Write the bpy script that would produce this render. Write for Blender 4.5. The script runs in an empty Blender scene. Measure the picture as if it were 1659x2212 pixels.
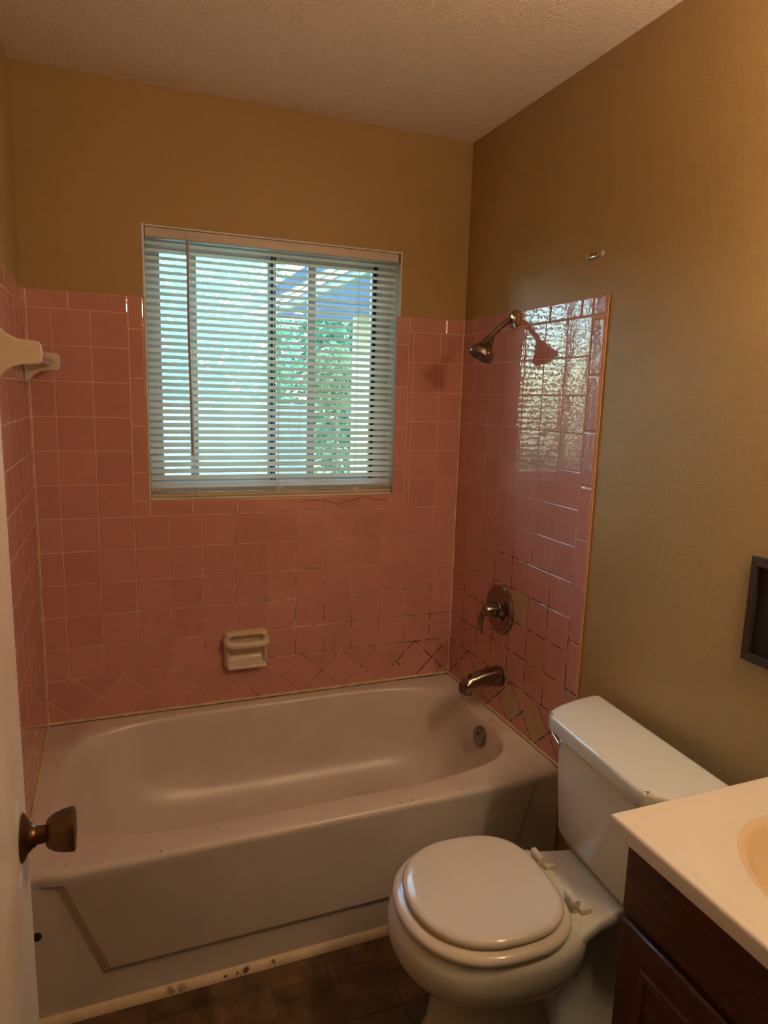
import bpy, bmesh, math, random
from mathutils import Vector, Matrix
random.seed(7)
S = bpy.context.scene
C = S.collection
PI = math.pi

# ------------------------------------------------------------------ camera
CAM = Vector((-1.24124, -2.37677, 1.51603))
YAW, PITCH, ROLL, FPX = -0.376081, -0.167782, 0.0288905, 1480.49
fw = Vector((-math.sin(YAW)*math.cos(PITCH), math.cos(YAW)*math.cos(PITCH), math.sin(PITCH)))
r0 = Vector((math.cos(YAW), math.sin(YAW), 0)); u0 = r0.cross(fw)
rt = math.cos(ROLL)*r0 + math.sin(ROLL)*u0
up = -math.sin(ROLL)*r0 + math.cos(ROLL)*u0
cd = bpy.data.cameras.new('camera'); cam = bpy.data.objects.new('camera', cd); C.objects.link(cam)
M = Matrix((rt, up, -fw)).transposed().to_4x4(); M.translation = CAM
cam.matrix_world = M
cd.sensor_fit = 'AUTO'; cd.sensor_width = 36.0; cd.lens = FPX*36.0/2212.0
cd.clip_start = 0.02
S.camera = cam

# ------------------------------------------------------------------ light
S.view_settings.view_transform = 'Standard'; S.view_settings.look = 'None'
S.view_settings.exposure = 0.0; S.view_settings.gamma = 1.0; S.view_settings.use_curve_mapping = False
W = bpy.data.worlds.new('world'); S.world = W; W.use_nodes = True
wn = W.node_tree.nodes; wl = W.node_tree.links
sky = wn.new('ShaderNodeTexSky'); sky.sky_type = 'NISHITA'; sky.sun_disc = False
sky.sun_elevation = math.radians(48); sky.sun_rotation = math.radians(70); sky.ozone_density = 2.0
wb = wn.new('ShaderNodeVectorMath'); wb.operation = 'MULTIPLY'; wb.inputs[1].default_value = (1.08, 0.95, 0.80)   # white balance of the daylight
wl.new(sky.outputs[0], wb.inputs[0]); wl.new(wb.outputs[0], wn['Background'].inputs['Color']); wn['Background'].inputs['Strength'].default_value = 4.5
sd = bpy.data.lights.new('sun', 'SUN'); sd.energy = 5.0; sd.color = (0.72, 0.95, 1.0); sd.angle = math.radians(0.6)
sun = bpy.data.objects.new('sun', sd); C.objects.link(sun)
sun.rotation_euler = (math.radians(40), math.radians(12), 0)     # shines from the house side onto the yard
BULB = 77.0          # radiance of the vanity bulbs
BULB_COL = (1.0, 0.745, 0.50)
HALL_FILL = 2.5           # radiance of the added hall fill globe

# ------------------------------------------------------------------ materials
def mat(name, col, rough=0.5, metal=0.0, var=0.0, vscale=8.0, bump=0.0, bscale=60.0, spec=0.5, coat=0.0, rnd=0.0, detail=3.0):
    m = bpy.data.materials.new(name); m.use_nodes = True
    nt = m.node_tree; b = nt.nodes['Principled BSDF']
    b.inputs['Roughness'].default_value = rough; b.inputs['Metallic'].default_value = metal
    b.inputs['Specular IOR Level'].default_value = spec; b.inputs['Coat Weight'].default_value = coat
    b.inputs['Base Color'].default_value = (*col, 1)
    geo = nt.nodes.new('ShaderNodeNewGeometry')
    last = None
    if var > 0 or rnd > 0:
        last = nt.nodes.new('ShaderNodeRGB'); last.outputs[0].default_value = (*col, 1); last = last.outputs[0]
        if var > 0:
            n = nt.nodes.new('ShaderNodeTexNoise'); n.inputs['Scale'].default_value = vscale; n.inputs['Detail'].default_value = detail
            nt.links.new(geo.outputs['Position'], n.inputs['Vector'])
            mr = nt.nodes.new('ShaderNodeMapRange'); mr.inputs['To Min'].default_value = 1-var; mr.inputs['To Max'].default_value = 1+var
            mr.inputs['From Min'].default_value = .3; mr.inputs['From Max'].default_value = .7
            nt.links.new(n.outputs['Fac'], mr.inputs['Value'])
            v = nt.nodes.new('ShaderNodeVectorMath'); v.operation = 'SCALE'
            nt.links.new(last, v.inputs[0]); nt.links.new(mr.outputs[0], v.inputs['Scale']); last = v.outputs[0]
        if rnd > 0:
            oi = nt.nodes.new('ShaderNodeObjectInfo')
            mr = nt.nodes.new('ShaderNodeMapRange'); mr.inputs['To Min'].default_value = 1-rnd; mr.inputs['To Max'].default_value = 1+rnd
            nt.links.new(oi.outputs['Random'], mr.inputs['Value'])
            v = nt.nodes.new('ShaderNodeVectorMath'); v.operation = 'SCALE'
            nt.links.new(last, v.inputs[0]); nt.links.new(mr.outputs[0], v.inputs['Scale']); last = v.outputs[0]
        nt.links.new(last, b.inputs['Base Color'])
    if bump > 0:
        n = nt.nodes.new('ShaderNodeTexNoise'); n.inputs['Scale'].default_value = bscale; n.inputs['Detail'].default_value = 2
        nt.links.new(geo.outputs['Position'], n.inputs['Vector'])
        bp = nt.nodes.new('ShaderNodeBump'); bp.inputs['Strength'].default_value = 1.0; bp.inputs['Distance'].default_value = bump
        nt.links.new(n.outputs['Fac'], bp.inputs['Height']); nt.links.new(bp.outputs['Normal'], b.inputs['Normal'])
    return m

def stain(m, spots, col, nsc=14, hard=1.0):
    """blotches of dirt with a shape of their own: (centre, radius, strength)"""
    nt = m.node_tree; b = nt.nodes['Principled BSDF']
    src = b.inputs['Base Color'].links[0].from_socket if b.inputs['Base Color'].links else None
    geo = nt.nodes.new('ShaderNodeNewGeometry')
    n = nt.nodes.new('ShaderNodeTexNoise'); n.inputs['Scale'].default_value = nsc; n.inputs['Detail'].default_value = 5
    nt.links.new(geo.outputs['Position'], n.inputs['Vector'])
    for c, r, s in spots:
        d = nt.nodes.new('ShaderNodeVectorMath'); d.operation = 'DISTANCE'; d.inputs[1].default_value = c
        nt.links.new(geo.outputs['Position'], d.inputs[0])
        a = nt.nodes.new('ShaderNodeMath'); a.operation = 'MULTIPLY_ADD'; a.inputs[1].default_value = r*1.2; a.inputs[2].default_value = -r*.6
        nt.links.new(n.outputs['Fac'], a.inputs[0])
        e = nt.nodes.new('ShaderNodeMath'); e.operation = 'ADD'
        nt.links.new(d.outputs['Value'], e.inputs[0]); nt.links.new(a.outputs[0], e.inputs[1])
        mr = nt.nodes.new('ShaderNodeMapRange'); mr.inputs['From Min'].default_value = r*(1-hard)*.6; mr.inputs['From Max'].default_value = r*(1-hard)*.6+r*hard
        mr.inputs['To Min'].default_value = s; mr.inputs['To Max'].default_value = 0
        nt.links.new(e.outputs[0], mr.inputs['Value'])
        mx = nt.nodes.new('ShaderNodeMix'); mx.data_type = 'RGBA'
        nt.links.new(mr.outputs[0], mx.inputs['Factor'])
        if src: nt.links.new(src, mx.inputs['A'])
        else: mx.inputs['A'].default_value = b.inputs['Base Color'].default_value
        mx.inputs['B'].default_value = (*col, 1); src = mx.outputs['Result']
    nt.links.new(src, b.inputs['Base Color'])
    return m

PAINT = mat('tan wall paint', (0.435, 0.295, 0.122), .36, var=.05, vscale=3, bump=.0012, bscale=260, spec=.35)
CEIL = mat('textured ceiling paint', (0.90, 0.78, 0.68), .9, var=.05, vscale=60, bump=.004, bscale=180, spec=.2)
TILE = mat('pink glazed ceramic', (0.60, 0.285, 0.25), .06, var=.03, vscale=30, bump=.00045, bscale=38, rnd=.05)
TANTILE = mat('tan glazed ceramic', (0.52, 0.36, 0.22), .16, var=.05, vscale=30, bump=.0006, bscale=26)
PORC = mat('white porcelain', (0.72, 0.69, 0.56), .12, var=.02, vscale=6)
SEATM = mat('cream enamelled seat', (0.74, 0.66, 0.53), .14, var=.02, vscale=9)
TUBM = mat('greyed white tub enamel', (0.66, 0.585, 0.525), .30, var=.05, vscale=7, detail=6)
CERAM = mat('ivory ceramic', (0.70, 0.60, 0.45), .2, var=.06, vscale=40)
CAULK = mat('cream caulk', (0.66, 0.50, 0.33), .55, var=.2, vscale=25)
NICKEL = mat('tarnished nickel', (0.29, 0.24, 0.20), .2, metal=1.0, var=.12, vscale=50)
CHROME = mat('chrome', (0.62, 0.58, 0.53), .08, metal=1.0)
DARKM = mat('dark rubber and gaps', (0.02, 0.018, 0.016), .5)
BRONZE = mat('brown bronze', (0.13, 0.062, 0.026), .34, metal=.85, var=.15, vscale=30)
DOORM = mat('cream door paint', (0.72, 0.60, 0.45), .38, var=.07, vscale=5, bump=.0006, bscale=40)
VINYL = mat('white blind vinyl', (0.74, 0.73, 0.68), .4, var=.03, vscale=9)
CORD = mat('white cord', (0.75, 0.74, 0.70), .7)
WAND = mat('clear grey wand', (0.45, 0.40, 0.38), .25)
ALU = mat('window aluminium', (0.66, 0.66, 0.70), .4, metal=.0)
JAMB = mat('white jamb paint', (0.75, 0.75, 0.66), .5, var=.06, vscale=20)
COUNT = mat('cream cultured marble', (0.82, 0.70, 0.52), .22, var=.03, vscale=5)
BASINM = mat('yellowed marble bowl', (0.78, 0.60, 0.37), .2, var=.04, vscale=6)
stain(DOORM, [((-1.38,-1.47,.80),.10,.35),((-1.38,-1.50,.62),.12,.3),((-1.38,-1.44,1.02),.07,.25)], (.45,.30,.14), 9)
stain(DOORM, [((-1.38,-1.43,.955),.025,.8),((-1.38,-1.435,.86),.02,.7)], (.85,.82,.75), 40, .4)
BASE = mat('floor grout', (0.15, 0.098, 0.055), .7, var=.2, vscale=12)
MOULD = mat('chipped cream moulding paint', (0.70, 0.54, 0.34), .5, var=.1, vscale=20)
stain(MOULD, [((-.893,-.79,.016),.014,.95),((-.966,-.79,.015),.016,.9),((-.99,-.79,.013),.008,.9),((-1.02,-.79,.012),.010,.9),((-1.16,-.79,.015),.02,.6),((-1.13,-.79,.015),.02,.5)], (.05,.02,.012), 110, .3)
stain(TUBM, [((-.045,-.47,.398),.055,.45),((-.03,-.42,.398),.03,.4)], (.52,.25,.06))
stain(TUBM, [((-1.46,-.10,.40),.09,.35),((-1.40,-.05,.40),.07,.3)], (.40,.16,.10))
stain(COUNT, [((-.06,-1.60,.81),.02,.5),((-.05,-1.66,.81),.02,.6),((-.03,-1.58,.81),.02,.5)], (.22,.16,.10))
stain(PORC, [((-.27,-1.105,.385),.03,.4),((-.27,-1.275,.385),.035,.4)], (.60,.36,.12))

# floor tile: mottled dark brown
FLOORT = mat('dark mottled vinyl tile', (0.115, 0.066, 0.032), .42, var=.55, vscale=16, bump=.001, bscale=40, rnd=.22, detail=8)
# dark oak
def wood():
    m = bpy.data.materials.new('dark red brown oak'); m.use_nodes = True; nt = m.node_tree; b = nt.nodes['Principled BSDF']
    tc = nt.nodes.new('ShaderNodeNewGeometry'); mp = nt.nodes.new('ShaderNodeMapping'); mp.inputs['Scale'].default_value = (40, 5, 40)
    n = nt.nodes.new('ShaderNodeTexNoise'); n.inputs['Scale'].default_value = 3; n.inputs['Detail'].default_value = 6; n.inputs['Distortion'].default_value = .4
    cr = nt.nodes.new('ShaderNodeValToRGB'); e = cr.color_ramp.elements
    e[0].position = .3; e[0].color = (.042, .014, .007, 1); e[1].position = .75; e[1].color = (.14, .048, .022, 1)
    nt.links.new(tc.outputs['Position'], mp.inputs['Vector']); nt.links.new(mp.outputs[0], n.inputs['Vector'])
    nt.links.new(n.outputs['Fac'], cr.inputs[0]); nt.links.new(cr.outputs[0], b.inputs['Base Color'])
    bp = nt.nodes.new('ShaderNodeBump'); bp.inputs['Distance'].default_value = .0006
    nt.links.new(n.outputs['Fac'], bp.inputs['Height']); nt.links.new(bp.outputs[0], b.inputs['Normal'])
    b.inputs['Roughness'].default_value = .36
    return m
WOOD = wood()
# grout: pinkish cream, mildewed black round the taps and low on the right wall
def grout():
    m = bpy.data.materials.new('grout with mildew'); m.use_nodes = True; nt = m.node_tree; b = nt.nodes['Principled BSDF']
    b.inputs['Roughness'].default_value = .8
    g = nt.nodes.new('ShaderNodeNewGeometry')
    def dist(c, r0_, r1_):
        d = nt.nodes.new('ShaderNodeVectorMath'); d.operation = 'DISTANCE'; d.inputs[1].default_value = c
        nt.links.new(g.outputs['Position'], d.inputs[0])
        mr = nt.nodes.new('ShaderNodeMapRange'); mr.inputs['From Min'].default_value = r0_; mr.inputs['From Max'].default_value = r1_
        mr.inputs['To Min'].default_value = 1; mr.inputs['To Max'].default_value = 0
        nt.links.new(d.outputs['Value'], mr.inputs['Value']); return mr.outputs[0]
    def mth(op, a, b_):
        n = nt.nodes.new('ShaderNodeMath'); n.operation = op; n.use_clamp = True
        for i, v in enumerate((a, b_)):
            if isinstance(v, float): n.inputs[i].default_value = v
            else: nt.links.new(v, n.inputs[i])
        return n.outputs[0]
    wear = mth('MAXIMUM', dist((0, -.43, .56), .12, .66), dist((-.05, 0, .45), .04, .28))
    wear = mth('MAXIMUM', wear, mth('MULTIPLY', dist((-.6, 0, .5), .2, 1.0), .30))
    n = nt.nodes.new('ShaderNodeTexNoise'); n.inputs['Scale'].default_value = 22; n.inputs['Detail'].default_value = 6
    nt.links.new(g.outputs['Position'], n.inputs['Vector'])
    mr = nt.nodes.new('ShaderNodeMapRange'); mr.inputs['From Min'].default_value = .42; mr.inputs['From Max'].default_value = .60
    nt.links.new(n.outputs['Fac'], mr.inputs['Value'])
    k = mth('MULTIPLY', wear, mth('ADD', mr.outputs[0], .14))
    k = mth('MULTIPLY', k, 2.3)
    mx = nt.nodes.new('ShaderNodeMix'); mx.data_type = 'RGBA'
    mx.inputs['A'].default_value = (.72, .47, .36, 1); mx.inputs['B'].default_value = (.03, .014, .010, 1)
    nt.links.new(k, mx.inputs['Factor']); nt.links.new(mx.outputs['Result'], b.inputs['Base Color'])
    return m
GROUT = grout()
def glass():
    m = bpy.data.materials.new('window glass'); m.use_nodes = True; nt = m.node_tree
    nt.nodes.remove(nt.nodes['Principled BSDF'])
    t = nt.nodes.new('ShaderNodeBsdfTransparent'); t.inputs['Color'].default_value = (.80, .95, .96, 1)
    gl = nt.nodes.new('ShaderNodeBsdfGlossy'); gl.inputs['Roughness'].default_value = .02
    fr = nt.nodes.new('ShaderNodeFresnel'); fr.inputs['IOR'].default_value = 1.45
    mx = nt.nodes.new('ShaderNodeMixShader')
    nt.links.new(fr.outputs[0], mx.inputs[0]); nt.links.new(t.outputs[0], mx.inputs[1]); nt.links.new(gl.outputs[0], mx.inputs[2])
    nt.links.new(mx.outputs[0], nt.nodes['Material Output'].inputs['Surface']); return m
GLASS = glass()
def screen():  # veil that mixes a pale daylight haze into the view
    m = bpy.data.materials.new('pale haze screen'); m.use_nodes = True; nt = m.node_tree
    nt.nodes.remove(nt.nodes['Principled BSDF'])
    t = nt.nodes.new('ShaderNodeBsdfTransparent'); d = nt.nodes.new('ShaderNodeBsdfTranslucent'); d.inputs['Color'].default_value = (.40, .56, .55, 1)
    mx = nt.nodes.new('ShaderNodeMixShader'); mx.inputs[0].default_value = .22
    nt.links.new(t.outputs[0], mx.inputs[1]); nt.links.new(d.outputs[0], mx.inputs[2])
    nt.links.new(mx.outputs[0], nt.nodes['Material Output'].inputs['Surface']); return m
SCREEN = screen()
def emis(name, col, s):
    m = bpy.data.materials.new(name); m.use_nodes = True; nt = m.node_tree; b = nt.nodes['Principled BSDF']
    b.inputs['Base Color'].default_value = (.8, .8, .8, 1)
    b.inputs['Emission Color'].default_value = (*col, 1); b.inputs['Emission Strength'].default_value = s; return m
def translucent(name, col, f):
    m = mat(name, col, .6); nt = m.node_tree; b = nt.nodes['Principled BSDF']
    t = nt.nodes.new('ShaderNodeBsdfTranslucent'); t.inputs['Color'].default_value = (*col, 1)
    mx = nt.nodes.new('ShaderNodeMixShader'); mx.inputs[0].default_value = f
    nt.links.new(b.outputs[0], mx.inputs[1]); nt.links.new(t.outputs[0], mx.inputs[2])
    nt.links.new(mx.outputs[0], nt.nodes['Material Output'].inputs['Surface']); return m
SLAT = translucent('white vinyl slat', (.92, .90, .85), .62)
LEAF = translucent('green leaves', (.11, .27, .17), .35)
LEAF2 = translucent('yellow green leaves', (.17, .24, .12), .35)
BARK = mat('bark', (.12, .09, .06), .9, var=.3, vscale=20)
GRASS = mat('lawn', (.09, .15, .06), .95, var=.3, vscale=4)
SIDING = mat('cream siding paint', (.40, .38, .29), .7, var=.04)
ROOFM = mat('blue grey roof sheet', (.30, .38, .46), .6, var=.1, vscale=3)
BRICK = mat('exterior paint', (.6, .58, .52), .8)

# ------------------------------------------------------------------ helpers
def link(name, me, m, parent=None, smooth=None):
    if m and not me.materials: me.materials.append(m)
    if smooth is not None:
        me.shade_smooth(); me.set_sharp_from_angle(angle=math.radians(smooth))
    o = bpy.data.objects.new(name, me); C.objects.link(o)
    if parent: o.parent = parent
    return o
def pyd(name, v, f, m, parent=None, smooth=None):
    me = bpy.data.meshes.new(name); me.from_pydata([tuple(p) for p in v], [], f); me.update()
    bm = bmesh.new(); bm.from_mesh(me); bmesh.ops.recalc_face_normals(bm, faces=bm.faces); bm.to_mesh(me); bm.free()
    return link(name, me, m, parent, smooth)
def finish(name, bm, m, parent=None, smooth=None):
    bmesh.ops.recalc_face_normals(bm, faces=bm.faces)
    me = bpy.data.meshes.new(name); bm.to_mesh(me); bm.free(); return link(name, me, m, parent, smooth)
def empty(name, label, cat, loc=(0, 0, 0), rz=0, group=None):
    o = bpy.data.objects.new(name, None); C.objects.link(o); o.location = loc; o.rotation_euler = (0, 0, rz)
    o['label'] = label; o['category'] = cat
    if group: o['group'] = group
    o.empty_display_size = .05
    return o
def tag(o, label, cat, group=None):
    o['label'] = label; o['category'] = cat
    if group: o['group'] = group
    return o
def struct(o, label=None):
    o['kind'] = 'structure'
    if label: o['label'] = label
    return o
def bx(bm, a, b, bev=0, seg=2):
    r = bmesh.ops.create_cube(bm, size=1)
    for v in r['verts']:
        v.co = Vector([(a[i]+b[i])/2 + v.co[i]*(b[i]-a[i]) for i in range(3)])
    if bev:
        es = list({e for v in r['verts'] for e in v.link_edges})
        bmesh.ops.bevel(bm, geom=es, offset=bev, segments=seg, affect='EDGES', profile=.5)
def box(name, a, b, m, parent=None, bev=0, seg=2):
    bm = bmesh.new(); bx(bm, a, b, bev, seg); return finish(name, bm, m, parent, 40 if bev else None)
def loft(rings, close0=True, close1=True):
    n = len(rings[0]); v = [p for r in rings for p in r]; f = []
    for i in range(len(rings)-1):
        for j in range(n):
            k = (j+1) % n
            f.append((i*n+j, i*n+k, (i+1)*n+k, (i+1)*n+j))
    if close0: f.append(tuple(range(n))[::-1])
    if close1: f.append(tuple((len(rings)-1)*n+j for j in range(n)))
    return v, f
def frame_from(axis):
    a = Vector(axis).normalized(); h = Vector((0, 0, 1)) if abs(a.z) < .9 else Vector((0, 1, 0))
    x = h.cross(a).normalized(); return x, a.cross(x), a
def lathe(name, prof, origin, axis, m, parent=None, n=40, smooth=35):
    """prof: (distance along axis, radius)"""
    x, y, a = frame_from(axis); o = Vector(origin)
    rings = [[o + a*d + (x*math.cos(2*PI*j/n)+y*math.sin(2*PI*j/n))*max(r, 1e-5) for j in range(n)] for d, r in prof]
    v, f = loft(rings); return pyd(name, v, f, m, parent, smooth)
def tube_data(path, rad, n=12):
    path = [Vector(p) for p in path]; rings = []
    rads = rad if isinstance(rad, (list, tuple)) else [rad]*len(path)
    t0 = (path[1]-path[0]).normalized(); x, y, _ = frame_from(t0)
    for i, p in enumerate(path):
        t = (path[min(i+1, len(path)-1)]-path[max(i-1, 0)]).normalized()
        x = (x - t*x.dot(t)).normalized(); y = t.cross(x)
        rings.append([p + (x*math.cos(2*PI*j/n)+y*math.sin(2*PI*j/n))*rads[i] for j in range(n)])
    return loft(rings)
def tube(name, path, rad, m, parent=None, n=12):
    v, f = tube_data(path, rad, n); return pyd(name, v, f, m, parent, 40)
def spline(pts, k=8):
    pts = [Vector(p) for p in pts]; out = []
    for i in range(len(pts)-1):
        a, b, c, d = pts[max(i-1, 0)], pts[i], pts[i+1], pts[min(i+2, len(pts)-1)]
        for j in range(k):
            t = j/k
            out.append(.5*((2*b)+(c-a)*t+(2*a-5*b+4*c-d)*t*t+(3*b-a-3*c+d)*t**3))
    return out+[pts[-1]]
def shape_data(pl, fn):
    """prism of a 2-D outline: fn(u, v, w) -> point; w 0..1"""
    rings = [[fn(p[0], p[1], w) for p in pl] for w in (0, 1)]
    return loft(rings)

# ------------------------------------------------------------------ room shell
P, PZ = 0.1095, 0.108627
Z0 = 0.555            # top line of the diamond row
XL, XR, WALL = -1.480, 0.0, 0.008     # tile faces; walls lie 8 mm behind
CH = 2.430
WX0, WX1, WZ0, WZ1 = -1.141, -0.255, 1.150, 2.026   # window opening
WT = 0.15
bm = bmesh.new()
y0, y1 = WALL, WALL+WT
bx(bm, (-1.62, y0, 0), (WX0, y1, CH+.1)); bx(bm, (WX1, y0, 0), (.14, y1, CH+.1))
bx(bm, (WX0, y0, 0), (WX1, y1, WZ0)); bx(bm, (WX0, y0, WZ1), (WX1, y1, CH+.1))
wall_back = struct(finish('wall_back', bm, PAINT))
wall_right = struct(box('wall_right', (WALL, -2.2, 0), (.14, WALL, CH), PAINT))
wall_left = struct(box('wall_left', (-1.62, -2.2, 0), (XL-WALL, WALL, CH), PAINT))
DX0, DX1, DZ = -1.418, -.66, 2.05
bm = bmesh.new()
bx(bm, (XL-WALL, -2.2, 0), (DX0-.012, -2.1, CH)); bx(bm, (DX1, -2.2, 0), (WALL, -2.1, CH)); bx(bm, (DX0-.012, -2.2, DZ), (DX1, -2.1, CH))
wall_front = struct(finish('wall_front', bm, PAINT))
bm = bmesh.new()
bx(bm, (-2.5, -2.2, 0), (-1.62, -2.1, CH)); bx(bm, (.14, -2.2, 0), (1.0, -2.1, CH)); bx(bm, (-2.6, -3.4, 0), (-2.5, -2.1, CH)); bx(bm, (1.0, -3.4, 0), (1.1, -2.1, CH)); bx(bm, (-2.6, -3.5, 0), (1.1, -3.4, CH))
struct(finish('wall_hall', bm, mat('darkened hall walls', (.10, .06, .035), .5, var=.2, vscale=6)))  # unseen walls coloured dark to cut the light bounced onto the apron
ceiling = struct(box('ceiling', (-2.6, -3.5, CH), (1.1, WALL, CH+.1), CEIL))
floor = struct(box('floor', (-2.6, -3.5, -.1), (1.1, WALL+WT, -.002), BASE))

# floor tiles, 6 inch grid, between the tub and the doorway
bm = bmesh.new(); bx(bm, (.0012, .0012, -.004), (.1513, .1513, 0), .0012, 1)
bmesh.ops.recalc_face_normals(bm, faces=bm.faces); tme = bpy.data.meshes.new('floor_tile'); bm.to_mesh(tme); bm.free(); tme.materials.append(FLOORT)
for i in range(10):
    for j in range(9):
        x, y = -1.524+i*.1525, -.855+.1525-.1525*(j+1)
        if x < XL-.05 or x+.15 > .02: continue
        o = bpy.data.objects.new('tile', tme); C.objects.link(o); o.parent = floor
        o.location = (x, y-.001, random.uniform(-.0004, .0003))

# ------------------------------------------------------------------ wall tiles
def inset(pl, d):
    n = len(pl); out = []
    area = sum(pl[i][0]*pl[(i+1) % n][1]-pl[(i+1) % n][0]*pl[i][1] for i in range(n))
    if area < 0: pl = pl[::-1]
    L = []
    for i in range(n):
        a, b = Vector(pl[i]), Vector(pl[(i+1) % n]); t = (b-a).normalized(); nn = Vector((-t.y, t.x))
        L.append((a+nn*d, t))
    for i in range(n):
        (p, t), (q, s) = L[i-1], L[i]
        den = t.x*s.y-t.y*s.x
        if abs(den) < 1e-6: out.append((q.x, q.y)); continue
        k = ((q.x-p.x)*s.y-(q.y-p.y)*s.x)/den
        out.append((p.x+t.x*k, p.y+t.y*k))
    return out
def clip(pl, lo, hi):
    for ax_v, sgn in ((lo, 1), (hi, -1)):
        out = []
        for i in range(len(pl)):
            a, b = pl[i], pl[(i+1) % len(pl)]
            da, db = sgn*(a[0]-ax_v), sgn*(b[0]-ax_v)
            if da >= 0: out.append(a)
            if (da > 1e-9 and db < -1e-9) or (da < -1e-9 and db > 1e-9):
                t = da/(da-db); out.append((a[0]+(b[0]-a[0])*t, a[1]+(b[1]-a[1])*t))
        pl = out
        if len(pl) < 3: return None
    return pl
TC = {}
def tile(pl, wall, m=TILE, gap=.0012, name='tile', soft=.0015, label=None):
    """pl: outline (s, z) on a wall; wall 'b','l','r'. s is x on the back wall, y on the side walls."""
    par = {'b': wall_back, 'l': wall_left, 'r': wall_right}[wall]
    c = Vector((sum(p[0] for p in pl)/len(pl), sum(p[1] for p in pl)/len(pl)))
    q = [(p[0]-c.x, p[1]-c.y) for p in pl]
    xs = [p[0] for p in q]; zs = [p[1] for p in q]
    if min(max(xs)-min(xs), max(zs)-min(zs)) < .012: return
    key = (wall, m.name, soft, tuple(sorted((round(a, 4), round(b, 4)) for a, b in q)))
    if key not in TC:
        base = inset(q, gap)
        rings2 = [(base, .0), (base, .0058), (inset(base, soft*.28), .0073), (inset(base, soft), .008)]
        fn = {'b': lambda s, z, h: (s, WALL-h, z), 'l': lambda s, z, h: (-WALL+h, s, z), 'r': lambda s, z, h: (WALL-h, s, z)}[wall]
        v, f = loft([[fn(a, b, h) for a, b in r] for r, h in rings2], close0=False)
        me = bpy.data.meshes.new(name); me.from_pydata(v, [], f); me.update()
        b_ = bmesh.new(); b_.from_mesh(me); bmesh.ops.recalc_face_normals(b_, faces=b_.faces)
        # an open shell: make sure it faces the room
        big = max(b_.faces, key=lambda ff: ff.calc_area())
        want = {'b': Vector((0, -1, 0)), 'l': Vector((1, 0, 0)), 'r': Vector((-1, 0, 0))}[wall]
        if big.normal.dot(want) < 0: bmesh.ops.reverse_faces(b_, faces=b_.faces)
        b_.to_mesh(me); b_.free(); me.materials.append(m); TC[key] = me
    o = bpy.data.objects.new(name, TC[key]); C.objects.link(o); o.parent = par
    off = {'b': (c.x, 0, c.y), 'l': (XL, c.x, c.y), 'r': (XR, c.x, c.y)}[wall]
    o.location = off
    j = .0035
    a, b2 = random.uniform(-j, j), random.uniform(-j, j)
    o.rotation_euler = (a, 0, b2) if wall == 'b' else (0, a, b2)
    if label: o['label'] = label
    return o
def rect(a, b, z0, z1): return [(a, z0), (b, z0), (b, z1), (a, z1)]
RIM = .403
KT = 11; ZT = Z0+KT*PZ; ZTOP = 1.803
# column lines
colb = [0.0]+[-(.0943+n*P) for n in range(13)]+[XL]
qr = .10255; colr = [0.0]+[-(qr+m*P) for m in range(7)]
ql = .037; coll = [0.0]+[-(ql+m*P) for m in range(7)]+[-.7596]
YE = -.8155
HX0, HX1, HZ = -1.189, -.222, Z0+5*PZ      # outer edge of the window surround
SOAP = (-.905, -.748, .535, .672)
for k in range(KT):
    z0, z1 = Z0+k*PZ, Z0+(k+1)*PZ
    for i in range(len(colb)-1):
        b, a = colb[i], colb[i+1]
        if k >= 5:
            for lo, hi in ((a, min(b, HX0)), (max(a, HX1), b)):
                if hi-lo > .012: tile(rect(lo, hi, z0, z1), 'b')
        else: tile(rect(a, b, z0, z1), 'b')
    for i in range(len(colr)-1):
        lab = None; mm = TILE
        if k == 2 and i == 4: mm = TANTILE; lab = 'tan replacement tile beside the valve'
        tile(rect(colr[i+1], colr[i], z0, z1), 'r', mm, label=lab)
    for i in range(len(coll)-1): tile(rect(coll[i+1], coll[i], z0, z1), 'l')
# top border, half-height pieces
def run(a, b, step, start=0.0):
    out = []; x = b
    first = True
    while x > a+1e-4:
        nx = max(a, x-(step if not (first and start) else start)); first = False
        if nx-a < .03: nx = a
        out.append((nx, x)); x = nx
    return out
for a, b in run(HX1, 0, .1525, .075): tile(rect(a, b, ZT, ZTOP), 'b', soft=.004)
for a, b in run(XL, HX0, .1525, .17): tile(rect(a, b, ZT, ZTOP), 'b', soft=.004)
for a, b in run(-.7596, 0, .1525, .10): tile(rect(a, b, ZT, ZTOP), 'r', soft=.004); tile(rect(a, b, ZT, ZTOP), 'l', soft=.004)
# outer vertical border on the side walls
for a, b in [(RIM, RIM+.10)]+[(RIM+.10+.155*i, min(RIM+.10+.155*(i+1), ZT)) for i in range(9)]+[(ZT, ZTOP)]:
    if b-a > .012:
        tile(rect(YE, -.7596, a, b), 'r', soft=.005); tile(rect(YE, -.7596, a, b), 'l', soft=.005)
# window surround: vertical strips, sill strip and two corner squares
for a, b in run(HZ+.052, ZTOP, .1525, .10):
    tile(rect(HX0, WX0-.001, a, b), 'b', soft=.004); tile(rect(-.272, HX1, a, b), 'b', soft=.004)
tile(rect(HX0, WX0+.003, HZ, HZ+.052), 'b', soft=.003); tile(rect(-.272, HX1, HZ, HZ+.052), 'b', soft=.003)
for a, b in run(WX0+.003, -.272, .1525, .12): tile(rect(a, b, HZ, HZ+.052), 'b', soft=.004)
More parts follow.
